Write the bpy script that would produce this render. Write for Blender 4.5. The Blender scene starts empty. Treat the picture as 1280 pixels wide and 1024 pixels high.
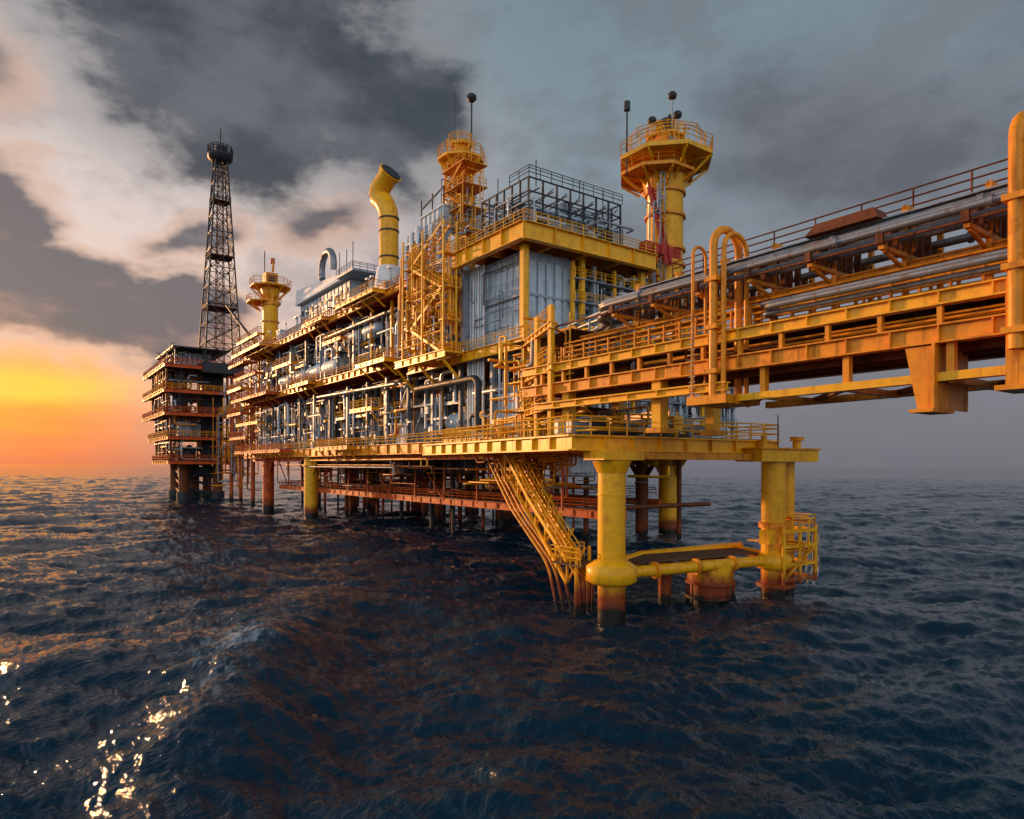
import bpy, math, random
import numpy as np
from mathutils import Vector
random.seed(7); np.random.seed(7)
R=random.uniform
scene=bpy.context.scene
# ------------------------------------------------------------------ materials
def mk(name):
    m=bpy.data.materials.new(name); m.use_nodes=True
    nt=m.node_tree; nt.nodes.clear()
    o=nt.nodes.new('ShaderNodeOutputMaterial'); p=nt.nodes.new('ShaderNodeBsdfPrincipled')
    nt.links.new(p.outputs[0],o.inputs[0]); return m,nt,p
def nmath(nt,op,a,b=None,c=None,clamp=False):
    n=nt.nodes.new('ShaderNodeMath'); n.operation=op; n.use_clamp=clamp
    for i,x in enumerate((a,b,c)):
        if x is None: continue
        if isinstance(x,(int,float)): n.inputs[i].default_value=x
        else: nt.links.new(x,n.inputs[i])
    return n.outputs[0]
def sstep(nt,x,a,b,lo=0.0,hi=1.0):
    n=nt.nodes.new('ShaderNodeMapRange'); n.interpolation_type='SMOOTHSTEP'
    if a>b: a,b,lo,hi=b,a,hi,lo
    nt.links.new(x,n.inputs[0]); n.inputs[1].default_value=a; n.inputs[2].default_value=b
    n.inputs[3].default_value=lo; n.inputs[4].default_value=hi
    return n.outputs[0]
def mixc(nt,f,a,b,mode='MIX'):
    n=nt.nodes.new('ShaderNodeMix'); n.data_type='RGBA'; n.blend_type=mode
    for i,x in ((0,f),(6,a),(7,b)):
        if isinstance(x,(int,float)): n.inputs[i].default_value=x
        elif isinstance(x,(tuple,list)): n.inputs[i].default_value=(*x[:3],1)
        else: nt.links.new(x,n.inputs[i])
    return n.outputs[2]
def noise(nt,vec,scale,detail=4,rough=0.55,vscale=None):
    if vscale:
        mp=nt.nodes.new('ShaderNodeMapping'); mp.inputs['Scale'].default_value=vscale
        nt.links.new(vec,mp.inputs[0]); vec=mp.outputs[0]
    n=nt.nodes.new('ShaderNodeTexNoise'); n.inputs['Scale'].default_value=scale
    n.inputs['Detail'].default_value=detail; n.inputs['Roughness'].default_value=rough
    nt.links.new(vec,n.inputs['Vector']); return n.outputs[0]
def paint(name,col,dirt,rough=0.45,metal=0.0,dirtamt=0.5,marine=False):
    m,nt,p=mk(name)
    g=nt.nodes.new('ShaderNodeNewGeometry'); pos=g.outputs['Position']
    n1=noise(nt,pos,0.7,5,0.68); n2=noise(nt,pos,1.0,4,0.6,(2.6,2.6,0.22))
    a=sstep(nt,n1,0.50,0.66); b=sstep(nt,n2,0.52,0.70)
    f=nmath(nt,'MULTIPLY',nmath(nt,'MAXIMUM',a,b),dirtamt)
    base=mixc(nt,sstep(nt,n1,0.35,0.55),tuple(c*0.80 for c in col),col)
    c=mixc(nt,f,base,dirt)
    if marine:
        s=nt.nodes.new('ShaderNodeSeparateXYZ'); nt.links.new(pos,s.inputs[0])
        zz=nmath(nt,'ADD',s.outputs[2],nmath(nt,'MULTIPLY',n1,-2.2))
        c=mixc(nt,sstep(nt,zz,1.9,0.6),c,(0.24,0.045,0.008))
        c=mixc(nt,sstep(nt,zz,0.35,-0.3),c,(0.010,0.009,0.008))
    nt.links.new(c,p.inputs['Base Color']); p.inputs['Metallic'].default_value=metal
    p.inputs['Specular IOR Level'].default_value=0.35
    rr=nmath(nt,'ADD',nmath(nt,'MULTIPLY',f,0.4),rough); nt.links.new(rr,p.inputs['Roughness'])
    bm=nt.nodes.new('ShaderNodeBump'); bm.inputs['Strength'].default_value=0.25; bm.inputs['Distance'].default_value=0.03
    nt.links.new(n1,bm.inputs['Height']); nt.links.new(bm.outputs[0],p.inputs['Normal'])
    return m
M={}
M['yel']=paint('yellow_paint',(0.92,0.46,0.008),(0.40,0.13,0.012),0.34,0,0.42,True)
M['ora']=paint('orange_paint',(0.84,0.31,0.007),(0.20,0.05,0.008),0.42,0,0.6,True)
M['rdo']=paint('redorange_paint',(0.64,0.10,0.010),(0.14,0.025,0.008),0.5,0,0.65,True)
M['gry']=paint('grey_steel',(0.30,0.36,0.42),(0.09,0.07,0.06),0.45,0.15,0.55)
M['pan']=paint('panel_bluegrey',(0.48,0.61,0.71),(0.20,0.19,0.18),0.42,0.05,0.4)
M['sil']=paint('silver_pipe',(0.52,0.57,0.62),(0.17,0.13,0.11),0.32,0.45,0.45)
M['stp']=paint('weathered_pipe',(0.27,0.29,0.32),(0.14,0.08,0.05),0.36,0.5,0.7)
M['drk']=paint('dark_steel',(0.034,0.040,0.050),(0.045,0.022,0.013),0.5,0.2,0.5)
M['whi']=paint('white_paint',(0.80,0.83,0.85),(0.34,0.27,0.22),0.45,0,0.4)
M['red']=paint('red_paint',(0.52,0.03,0.018),(0.12,0.03,0.02),0.45,0,0.5)
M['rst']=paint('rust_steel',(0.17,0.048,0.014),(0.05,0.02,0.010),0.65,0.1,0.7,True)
M['grt']=paint('deck_grating',(0.12,0.065,0.03),(0.05,0.03,0.02),0.7,0.1,0.6)
# ------------------------------------------------------------------ mesh batching
def Wp(p):
    u,v,z=p; return (-0.582*u+0.814*v, 0.814*u+0.582*v, z)
V3=lambda p: np.array(p,float)
class Batch:
    def __init__(s): s.v=[]; s.f=[]; s.sm=[]
    def hexa(s,c):
        n=len(s.v); s.v+= [tuple(x) for x in c]
        for q in ((0,3,2,1),(4,5,6,7),(0,1,5,4),(1,2,6,5),(2,3,7,6),(3,0,4,7)):
            s.f.append(tuple(n+i for i in q)); s.sm.append(False)
    def box(s,u0,u1,v0,v1,z0,z1):
        s.hexa([(u0,v0,z0),(u1,v0,z0),(u1,v1,z0),(u0,v1,z0),(u0,v0,z1),(u1,v0,z1),(u1,v1,z1),(u0,v1,z1)])
    def beam(s,p,q,w,h=None):
        h=h or w; p=V3(p);q=V3(q); d=q-p; L=np.linalg.norm(d)
        if L<1e-6:return
        d/=L; up=np.array([0,0,1.]) if abs(d[2])<0.98 else np.array([0,1.,0])
        sd=np.cross(d,up); sd/=np.linalg.norm(sd); up=np.cross(sd,d)
        a=sd*w/2;b=up*h/2
        s.hexa([p+a-b,q+a-b,q-a-b,p-a-b,p+a+b,q+a+b,q-a+b,p-a+b])
    def sweep(s,pts,rad,n=8,caps=True):
        pts=[V3(p) for p in pts]
        if not isinstance(rad,(list,tuple)): rad=[rad]*len(pts)
        N=len(pts); base=len(s.v); prev=None; rings=[]
        for i in range(N):
            if i==0:d=pts[1]-pts[0]
            elif i==N-1:d=pts[-1]-pts[-2]
            else:
                d1=pts[i]-pts[i-1]; d2=pts[i+1]-pts[i]
                d=d1/(np.linalg.norm(d1)+1e-9)+d2/(np.linalg.norm(d2)+1e-9)
            d=d/(np.linalg.norm(d)+1e-9)
            if prev is None:
                r=np.array([0,0,1.]) if abs(d[2])<0.9 else np.array([1.,0,0])
            else: r=prev
            a=r-d*np.dot(r,d); a/=np.linalg.norm(a)+1e-9; prev=a; b=np.cross(d,a)
            ring=[tuple(pts[i]+rad[i]*(math.cos(t)*a+math.sin(t)*b)) for t in [2*math.pi*k/n for k in range(n)]]
            s.v+=ring; rings.append(ring)
        for i in range(N-1):
            for k in range(n):
                k2=(k+1)%n; s.f.append((base+i*n+k,base+i*n+k2,base+(i+1)*n+k2,base+(i+1)*n+k)); s.sm.append(n>5)
        if caps:
            m=len(s.v); s.v+=rings[0]; s.f.append(tuple(m+k for k in range(n-1,-1,-1))); s.sm.append(False)
            m=len(s.v); s.v+=rings[-1]; s.f.append(tuple(m+k for k in range(n))); s.sm.append(False)
    def tube(s,p,q,r,n=8,r2=None): s.sweep([p,q],[r,r if r2 is None else r2],n)
    def pipe(s,pts,r,n=8,br=None):
        br=br or r*3; pts=[V3(p) for p in pts]; out=[pts[0]]
        for i in range(1,len(pts)-1):
            a,b,c=pts[i-1],pts[i],pts[i+1]; l1=np.linalg.norm(a-b);l2=np.linalg.norm(c-b)
            if l1<1e-4 or l2<1e-4: continue
            k=min(br,l1*.45,l2*.45); p0=b+(a-b)/l1*k; p1=b+(c-b)/l2*k
            for t in (0,.25,.5,.75,1): out.append((1-t)**2*p0+2*t*(1-t)*b+t*t*p1)
        out.append(pts[-1]); s.sweep(out,r,n)
class Group:
    def __init__(s,name,c): s.name=name;s.c=c;s.d={}
    def __call__(s,part,mat):
        k=(part,mat)
        if k not in s.d: s.d[k]=Batch()
        return s.d[k]
    def done(s):
        e=bpy.data.objects.new(s.name,None); scene.collection.objects.link(e)
        o=Wp(s.c); e.location=o; e.empty_display_size=2
        for (part,mat),b in s.d.items():
            if not b.v: continue
            A=np.array(b.v); X=-0.582*A[:,0]+0.814*A[:,1]-o[0]; Y=0.814*A[:,0]+0.582*A[:,1]-o[1]; Z=A[:,2]-o[2]
            me=bpy.data.meshes.new(part); me.from_pydata(np.stack([X,Y,Z],1).tolist(),[],[f[::-1] for f in b.f])
            me.polygons.foreach_set('use_smooth',b.sm); me.materials.append(M[mat]); me.update()
            ob=bpy.data.objects.new(part,me); scene.collection.objects.link(ob); ob.parent=e
def lerp(p,q,t): return tuple(a+(b-a)*t for a,b in zip(p,q))
def dist(p,q): return math.sqrt(sum((a-b)**2 for a,b in zip(p,q)))
def rail(b,pts,h=1.15,step=1.9,r=0.045,lines=(0.4,0.75,1.0),closed=False):
    if closed: pts=list(pts)+[pts[0]]
    for p,q in zip(pts[:-1],pts[1:]):
        L=dist(p,q); n=max(1,int(L/step))
        for f in lines: b.tube((p[0],p[1],p[2]+h*f),(q[0],q[1],q[2]+h*f),r,4)
        for i in range(n+1):
            a=lerp(p,q,i/n); b.tube(a,(a[0],a[1],a[2]+h),r*1.1,4)
def ibeam(b,p,q,h,w=0.5,stiff=2.5,t=0.08):
    pz=lambda P,dz:(P[0],P[1],P[2]+dz)
    b.beam(pz(p,-h/2),pz(q,-h/2),0.1,h-2*t)
    b.beam(pz(p,-t/2),pz(q,-t/2),w,t); b.beam(pz(p,-h+t/2),pz(q,-h+t/2),w,t)
    L=dist(p,q); n=max(1,int(L/stiff)) if stiff else 0
    d=V3(q)-V3(p); d/=np.linalg.norm(d)
    for i in range(1,n):
        a=V3(lerp(p,q,i/n))
        sd=np.cross(d,[0,0,1]); sd/=np.linalg.norm(sd)
        for s_ in (-1,1):
            c=a+sd*s_*(w*0.27); k=w*0.2
            b.hexa([c+d*.03-sd*k+[0,0,-h+t],c+d*.03+sd*k+[0,0,-h+t],c-d*.03+sd*k+[0,0,-h+t],c-d*.03-sd*k+[0,0,-h+t],
                    c+d*.03-sd*k+[0,0,-t],c+d*.03+sd*k+[0,0,-t],c-d*.03+sd*k+[0,0,-t],c-d*.03-sd*k+[0,0,-t]])
def vessel_h(g,part,mat,u0,u1,v,z,r):
    b=g(part,mat); L=u1-u0; rr=[0.05,r*.6,r*.9,r,r,r*.9,r*.6,0.05]; uu=[u0,u0+.12*r,u0+.35*r,u0+.7*r,u1-.7*r,u1-.35*r,u1-.12*r,u1]
    b.sweep([(x,v,z) for x in uu],rr,18,False)
    for t in (.25,.75): g(part+'_saddles','gry').box(u0+L*t-.2,u0+L*t+.2,v-r*.8,v+r*.8,z-r-0.6,z-r*.3)
    for t in (.3,.5,.7): b.sweep([(u0+L*t-.05,v,z),(u0+L*t+.05,v,z)],r*1.03,18)
def vessel_v(g,part,mat,u,v,z0,z1,r):
    g(part,mat).sweep([(u,v,z0),(u,v,z1-r*.7),(u,v,z1-r*.35),(u,v,z1-r*.12),(u,v,z1)],[r,r,r*.9,r*.6,0.05],18,False)
    for t in (.3,.6): 
        z=z0+(z1-z0)*t; g(part,mat).sweep([(u,v,z),(u,v,z+.15)],r*1.06,18)
def panelbox(g,part,mat,u0,u1,v0,v1,z0,z1,step=1.2,ribd=0.1,ribmat=None):
    b=g(part,mat); b.box(u0,u1,v0,v1,z0,z1); rb=g(part+'_ribs',ribmat or mat)
    n=max(1,int((u1-u0)/step))
    for i in range(n+1):
        u=u0+(u1-u0)*i/n; rb.box(u-.05,u+.05,v0-ribd,v0-.003,z0+.02,z1-.02)
    n=max(1,int((v1-v0)/step))
    for i in range(n+1):
        v=v0+(v1-v0)*i/n; rb.box(u0-ribd,u0-.003,v-.05,v+.05,z0+.02,z1-.02)
    for z in (z0+.12,z1+.02): rb.box(u0-ribd-.05,u1+.1,v0-ribd-.05,v1+.1,z-.12,z+.1)
def mroute(b,p,lim,n,r,first=None):
    pts=[p]; ax=first if first is not None else random.randrange(3); last=None
    for i in range(n):
        while ax==last: ax=random.randrange(3)
        q=list(pts[-1]); lo,hi=lim[ax]; q[ax]=R(lo,hi)
        if abs(q[ax]-pts[-1][ax])<r*5: q[ax]=min(hi,pts[-1][ax]+r*8)
        pts.append(tuple(q)); last=ax; ax=random.choice([0,2,2,1])
    b.pipe(pts,r,6)
    return pts
def fill(g,pre,u0,u1,v0,v1,z0,z1,k=1.0,colmat='gry',mez=True,pmats=('sil','gry','pan','sil','drk','whi'),eq=('gry','pan','pan','whi','whi','gry','drk'),mzm=('gry','ora','yel')):
    L=u1-u0;H=z1-z0
    n=max(1,int(L/7)); b=g(pre+'_posts',colmat)
    for i in range(n+1):
        u=u0+L*i/n
        for v in (v0+.5,v0+5.5): b.box(u-.22,u+.22,v-.22,v+.22,z0,z1)
        if i<n and random.random()<.4:
            a,c=((z0,z1),(z1,z0))[random.random()<.5]; b.tube((u,v0+1,a),(u+L/n,v0+1,c),.16,6)
    x=u0+R(0,2)
    while x<u1-2:
        w=R(2,6.5); t=random.random(); vv=v0+R(1.2,4)
        if x+w>u1: break
        if t<.48: panelbox(g,pre+'_equipment',random.choice(eq),x,x+w,vv,vv+3,z0,z0+H*R(.25,.85),R(.6,1.4),.08)
        elif t<.66: r=R(.6,1.3); vessel_h(g,pre+'_vessel',random.choice(['sil','whi','pan']),x,x+w+2,vv+r,z0+r+R(.6,3),r)
        elif t<.85:
            for j in range(int(w/2)):
                r=R(.4,.9); vessel_v(g,pre+'_column_vessel',random.choice(['sil','pan','whi','gry']),x+j*2+1,vv+r,z0,z0+H*R(.4,.85),r)
        x+=w+R(.2,1.5)
    for i in range(int(9*k)):
        zc=z0+H*random.choice([.93,.88,.82,.6,.55,.5,.3,.95]) ; vv=v0+R(.3,2.6); a=u0+R(0,L*.5); c=a+R(L*.2,L*.5); r=random.choice([.08,.12,.18,.28])
        b=g(pre+'_pipes',random.choice(pmats))
        b.pipe([(a,vv,z0+R(0,H*.5)),(a,vv,zc),(min(c,u1),vv,zc),(min(c,u1),vv+R(-.1,.1),z0+R(0,H*.6))],r,7)
    for i in range(int(L*H/8*k)):
        b=g(pre+'_pipes',random.choice(pmats)); r=random.choice([.05,.05,.07,.1,.14,.2])
        lim=[(u0,u1),(v0+.2,v0+4),(z0,z1-.3)]
        p=(R(u0,u1),R(v0+.2,v0+3),R(z0,z1-.3)); lim[0]=(max(u0,p[0]-6),min(u1,p[0]+6))
        mroute(b,p,lim,random.randint(2,5),r,random.choice([0,2]))
    for i in range(int(L*1.4*k)):
        u=R(u0,u1-1);z=R(z0+.3,z1-1); s_=R(.2,.7); vv=v0+R(.3,2)
        g(pre+'_junction_boxes',random.choice(['whi','gry','pan','red','yel'] if random.random()<.5 else ['gry','whi'])).box(u,u+s_,vv,vv+s_*.5,z,z+s_*R(.7,1.6))
    for i in range(3):
        z=z1-R(.6,2.2); vv=v0+R(.2,2.5); g(pre+'_cable_trays','gry').box(u0+R(0,4),u1-R(0,4),vv,vv+.5,z,z+.12)
    if mez:
        z=z0+H*.5; x=u0
        while x<u1-6:
            w=R(6,16); e=min(x+w,u1)
            g(pre+'_mezzanine','grt').box(x,e,v0+.9,v0+3,z-.12,z); g(pre+'_mezzanine_edge',random.choice(mzm)).box(x,e,v0+.75,v0+.897,z-.35,z+.05)
            rail(g(pre+'_mezz_rails',random.choice(mzm+('whi',))),[(x,v0+.8,z),(e,v0+.8,z)],1.1,1.6,.04)
            x=e+R(1,7)
def stair(g,part,mat,p,q,w=1.1,axis='v',rails=True):
    b=g(part,mat); off=(0,w,0) if axis=='v' else (w,0,0)
    p2=tuple(a+c for a,c in zip(p,off)); q2=tuple(a+c for a,c in zip(q,off))
    b.beam(p,q,.1,.3); b.beam(p2,q2,.1,.3)
    n=max(3,int(abs(q[2]-p[2])/.3))
    for i in range(n+1):
        a=lerp(p,q,i/n);c=lerp(p2,q2,i/n); b.beam(a,c,.25,.05)
    if rails:
        for A,Bq in ((p,q),(p2,q2)):
            for h in (.55,1.05): b.tube((A[0],A[1],A[2]+h),(Bq[0],Bq[1],Bq[2]+h),.045,4)
            m=max(2,int(dist(A,Bq)/1.5))
            for i in range(m+1):
                a=lerp(A,Bq,i/m); b.tube(a,(a[0],a[1],a[2]+1.05),.045,4)
def lattice(b,cu,cv,z0,z1,w0,w1,n,rl,rb,):
    def ring(t):
        w=w0+(w1-w0)*t; z=z0+(z1-z0)*t
        return [(cu+sx*w/2,cv+sy*w/2,z) for sx,sy in ((-1,-1),(1,-1),(1,1),(-1,1))]
    prev=ring(0)
    for i in range(1,n+1):
        t=i/n; t=1-(1-t)**1.15; cur=ring(t)
        for k in range(4):
            b.tube(prev[k],cur[k],rl,6); b.tube(cur[k],cur[(k+1)%4],rb,5)
            b.tube(prev[k],cur[(k+1)%4],rb,5); b.tube(prev[(k+1)%4],cur[k],rb,5)
        prev=cur
def octplat(g,part,cu,cv,z,r,mat='yel',n=8,h=1.2,under=2.0,rc=2,th=.35):
    P=[(cu+r*math.cos(2*math.pi*(k+.5)/n),cv+r*math.sin(2*math.pi*(k+.5)/n),z) for k in range(n)]
    b=g(part+'_deck',mat); m=len(b.v)
    b.v+=[(p[0],p[1],z-th) for p in P]+[(p[0],p[1],z) for p in P]
    b.f.append(tuple(m+k for k in range(n-1,-1,-1))); b.f.append(tuple(m+n+k for k in range(n))); b.sm+=[False,False]
    for k in range(n): b.f.append((m+k,m+(k+1)%n,m+n+(k+1)%n,m+n+k)); b.sm.append(False)
    for p in P:
        b.beam((cu+(p[0]-cu)*rc/r,cv+(p[1]-cv)*rc/r,z-under),(p[0]*.97+cu*.03,p[1]*.97+cv*.03,z-th-.05),.22,.3)
        b.beam((cu+(p[0]-cu)*rc/r,cv+(p[1]-cv)*rc/r,z-th-.2),(p[0]*.97+cu*.03,p[1]*.97+cv*.03,z-th-.15),.2,.3)
    rail(g(part+'_rails',mat),[(p[0],p[1],z) for p in P],h*1.0,1.3,.055,closed=True)
# ================================================================== MAIN PLATFORM
g=Group('offshore_platform',(110,58,0))
U0,U1,VF=57.4,169.,42.6
LEGS=[(126.5,44,1.25,'yel'),(154.8,44.2,1.2,'rdo'),(143,59,1.1,'rdo'),(139.6,62.9,.9,'rst'),(150,66,.9,'rdo'),(123,64.4,1.1,'rdo'),(116,73,1,'rdo'),
                  (130,70,1,'rdo'),(97,67.9,1.45,'rdo'),(93.4,72.4,1.0,'rst'),(110,62,.8,'rdo'),(68.5,77.3,1.4,'yel'),(68.7,72.0,.9,'rst'),(163,58,1.1,'rdo'),(104,75,1,'rdo')]
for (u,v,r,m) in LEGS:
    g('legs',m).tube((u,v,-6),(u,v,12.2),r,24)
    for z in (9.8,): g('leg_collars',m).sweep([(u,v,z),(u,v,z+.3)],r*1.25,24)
    g('leg_gussets',m).beam((u-3.2,v,11.6),(u-r*.8,v,8.6),.3,.6); g('leg_gussets',m).beam((u+3.2,v,11.6),(u+r*.8,v,8.6),.3,.6)
for i in range(46):
    u=R(60,166);v=R(52,76); r=R(.16,.42)
    g('conductors',random.choice(['rst','drk','rdo'])).tube((u,v,-4),(u,v,12),r,8)
for v in (50.,52.2): ibeam(g('cellar_walkway','rdo'),(52,v,5.3),(166,v,5.3),.9,.35,3)
g('cellar_grating','grt').box(55,166,50.2,52,5.31,5.37)
rail(g('cellar_rails','rdo'),[(52,50,5.3),(166,50,5.3)],1.15,2.2,.05); rail(g('cellar_rails','rst'),[(55,52.2,5.3),(166,52.2,5.3)],1.15,2.2,.05)
for u in range(60,166,9):
    g('hangers','rdo').tube((u,50,5),(u,50,12),.16,6); 
    if u%2: g('hangers','rdo').tube((u,50,5),(u+9,50,12),.12,6)
    g('cross_braces','rst').tube((u,50,5),(u,76,5),.3,8)
for v in (64.4,73.): 
    g('cross_braces','rdo').tube((66,v,5),(164,v,5),.45,10)
    rail(g('cellar_rails','rdo'),[(66,v-1,6),(164,v-1,6)],1.1,2.5,.05)
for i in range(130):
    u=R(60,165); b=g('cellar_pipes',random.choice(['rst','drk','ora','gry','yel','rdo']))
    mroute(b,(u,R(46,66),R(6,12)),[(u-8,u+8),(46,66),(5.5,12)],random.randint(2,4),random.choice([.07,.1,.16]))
for i in range(14):
    u=R(60,160); g('cellar_tanks',random.choice(['gry','drk','sil'])).box(u,u+R(1,3),R(52,56),R(57,60),R(8.2,9.5),12)
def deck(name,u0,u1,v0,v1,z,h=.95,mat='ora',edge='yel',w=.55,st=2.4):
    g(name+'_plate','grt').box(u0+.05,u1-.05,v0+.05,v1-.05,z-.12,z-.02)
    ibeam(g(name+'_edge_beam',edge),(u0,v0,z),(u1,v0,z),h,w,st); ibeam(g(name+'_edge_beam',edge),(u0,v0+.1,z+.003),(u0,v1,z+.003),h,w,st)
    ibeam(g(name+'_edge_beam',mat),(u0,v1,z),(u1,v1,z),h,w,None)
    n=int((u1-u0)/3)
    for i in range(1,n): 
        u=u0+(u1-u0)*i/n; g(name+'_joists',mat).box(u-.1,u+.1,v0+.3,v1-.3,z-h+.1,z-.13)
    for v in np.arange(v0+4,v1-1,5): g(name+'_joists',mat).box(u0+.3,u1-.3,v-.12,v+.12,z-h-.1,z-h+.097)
deck('lower_deck',U0,U1,VF,80,13.1,1.5,'rdo','ora',.6,3.2)
deck('mid_deck_far',84,U1,VF-.6,72,24.9,1.1,'rdo','ora'); deck('mid_deck_near',U0,84,VF,76,23.6,1.2,'ora','yel')
deck('upper_deck_far',78,U1-2,VF-.5,62,35.2,1.0,'rdo','ora'); deck('upper_deck_near',U0-.8,71,VF-.8,61.5,35.4,1.9,'ora','yel',.8,3.4)
g('upper_link_plate','grt').box(71,78,46,60,34.7,34.9)
ibeam(g('underdeck_stringer','rdo'),(U0+2,VF+1.5,11.55),(U1-2,VF+1.5,11.55),.7,.4,4)
for i in range(14):
    v=VF+R(.2,3.5);z=R(9.6,11.4); a=R(58,110);c=a+R(20,55)
    g('underdeck_pipes',random.choice(['ora','rst','gry','drk','yel','rdo'])).pipe([(a,v,z-1),(a,v,z),(min(c,167),v,z),(min(c,167),v+2,z)],R(.08,.2),8)
rail(g('deck_rails','yel'),[(U0,60,13.1),(U0,VF,13.1),(U1,VF,13.1)],1.2,1.8,.055)
rail(g('deck_rails','yel'),[(U0,80,13.1),(U0,60,13.1)],1.2,1.8,.055)
rail(g('deck_rails','ora'),[(84,VF-.6,24.9),(U1,VF-.6,24.9)],1.2,1.8,.055); rail(g('deck_rails','yel'),[(U0,76,23.6),(U0,VF,23.6),(84,VF,23.6)],1.2,1.8,.055)
rail(g('deck_rails','ora'),[(78,VF-.5,35.2),(U1-2,VF-.5,35.2)],1.2,1.8,.055); rail(g('deck_rails','yel'),[(U0-.8,61.5,35.4),(U0-.8,VF-.8,35.4),(71,VF-.8,35.4)],1.2,1.6,.055)
for (u0,u1,z,d,m) in [(60,70,13.1,1.8,'yel'),(100,114,13.1,1.6,'ora'),(132,166,13.1,2.2,'rdo'),(86,96,24.9,2,'yel'),(118,128,24.9,1.6,'ora'),(140,168,24.9,2.6,'rdo'),(150,168,19.5,1.5,'ora'),(150,168,30,2,'rdo'),
                  (90,104,35.2,2.0,'yel'),(112,122,35.2,1.4,'ora'),(144,167,35.2,2.8,'ora'),(150,167,38.4,1.6,'ora'),(104,112,30.6,1.2,'ora'),(128,140,29.6,1.4,'ora'),(92,100,18.6,1.2,'yel'),(156,170,16.4,2.4,'rdo'),(158,170,21.8,3,'rdo'),(158,170,27.4,3,'ora'),(156,169,33,3,'rdo')]:
    g('balcony_plate','grt').box(u0,u1,VF-.6-d,VF-.9,z-.1,z-.03)
    ibeam(g('balcony_beam',m),(u0,VF-.6-d,z),(u1,VF-.6-d,z),.6,.3,1.8); ibeam(g('balcony_beam',m),(u0,VF-.7-d,z+.003),(u0,VF-.6,z+.003),.6,.3,None)
    rail(g('balcony_rails',m),[(u0,VF-.6,z),(u0,VF-.6-d,z),(u1,VF-.6-d,z),(u1,VF-.6,z)],1.2,1.4,.055)
    for u in np.arange(u0+1,u1,4): g('balcony_brackets',m).beam((u,VF-.5-d,z-.5),(u,VF-.2,z-2.2),.18)
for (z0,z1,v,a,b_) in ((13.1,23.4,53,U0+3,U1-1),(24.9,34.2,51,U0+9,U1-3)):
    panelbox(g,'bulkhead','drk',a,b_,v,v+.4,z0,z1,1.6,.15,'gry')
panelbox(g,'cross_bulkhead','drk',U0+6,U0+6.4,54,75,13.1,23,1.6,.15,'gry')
panelbox(g,'cross_bulkhead','gry',U0+8,U0+8.4,47,61,24.9,33.4,1.3,.15,'pan')
for (a,b_) in ((58,72),(72,86),(86,100),(100,116),(116,132),(132,150),(150,168)):
    fill(g,'lower_level',a,b_,VF+.6,53,13.1,23.2,1.1,'gry',pmats=('sil','gry','drk','pan','gry','drk','ora'),eq=('gry','pan','drk','pan','gry','whi'))
for (a,b_) in ((84,98),(98,112),(112,128),(128,146),(146,167)):
    fill(g,'upper_level',a,b_,VF+.4,51,24.9,34.1,1.25,random.choice(['gry','ora']),pmats=('sil','gry','pan','whi','drk','pan'),eq=('pan','whi','whi','pan','gry'))
fill(g,'near_level',68,83,VF+.8,51,23.6,33.3,1.5,'gry')
def fill_end(pre,u,v0,v1,z0,z1,n,mats=('sil','gry','pan','drk','whi')):
    for i in range(n):
        b=g(pre+'_pipes',random.choice(mats)); r=random.choice([.06,.09,.13,.2,.28])
        p=(R(u,u+4),R(v0,v1),R(z0,z1)); mroute(b,p,[(u,u+5),(max(v0,p[1]-6),min(v1,p[1]+6)),(z0,z1)],random.randint(2,5),r,random.choice([1,2]))
    for v in np.arange(v0,v1,3.2):
        g(pre+'_posts',random.choice(['gry','yel'])).box(u+.2,u+.6,v-.2,v+.2,z0,z1)
        vv=v+1.0
        if random.random()<.6: vessel_v(g,pre+'_vessels',random.choice(['sil','pan','whi']),u+R(2,5),vv,z0,z0+(z1-z0)*R(.3,.9),R(.5,1.0))
        else: panelbox(g,pre+'_cabinet',random.choice(['pan','gry','whi']),u+2,u+5,vv-1,vv+1,z0,z0+(z1-z0)*R(.3,.6),.7,.07)
    for z in np.arange(z0+2.4,z1,2.6):
        g(pre+'_gantry','gry').box(u-.1,u+1.2,v0,v1,z-.1,z); rail(g(pre+'_gantry_rails',random.choice(['gry','yel','sil'])),[(u-.1,v0,z),(u-.1,v1,z)],1.1,1.5,.045)
fill_end('end_lower',U0+.6,VF+1,79,13.1,23.0,80); fill_end('end_mid',U0+.6,50,76,23.6,33.0,130,('sil','pan','sil','whi','gry'))
panelbox(g,'enclosure','pan',59.5,67.5,VF+1.6,VF+8,24.0,33.4,1.05,.14); 
for v in np.arange(VF+2,VF+8,1.2): g('enclosure_louvres','pan').box(59.25,59.4,v,v+.8,25,32.5)
g('enclosure_band','gry').box(59.2,67.8,VF+1.2,VF+8.2,28.6,28.9)
for u in (58.2,70.2): g('corner_columns','yel' if u<60 else 'gry').box(u-.35,u+.35,VF+.15,VF+.85,23.6,33.5)
g('corner_columns','yel').box(58-.3,58+.3,60.2,60.9,23.6,33.5); g('corner_columns','yel').box(58,58.5,51,51.5,23.6,33.5)
for i in range(7): u=66.8+i*.55; g('risers','pan' if i%2 else 'whi').tube((u,VF+1,13.2),(u,VF+1,33.5),.16,8)
for i in range(9): mroute(g('enclosure_pipes',random.choice(['gry','drk','sil'])),(R(58,68),VF+R(.4,1.3),R(24,33)),[(58.4,69),(VF+.3,VF+1.3),(24,33)],3,random.choice([.05,.08]),random.choice([0,2]))
zz=[13.1,16.6,20.1,23.6,27.4,31.3,35.3,39.0]
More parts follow.
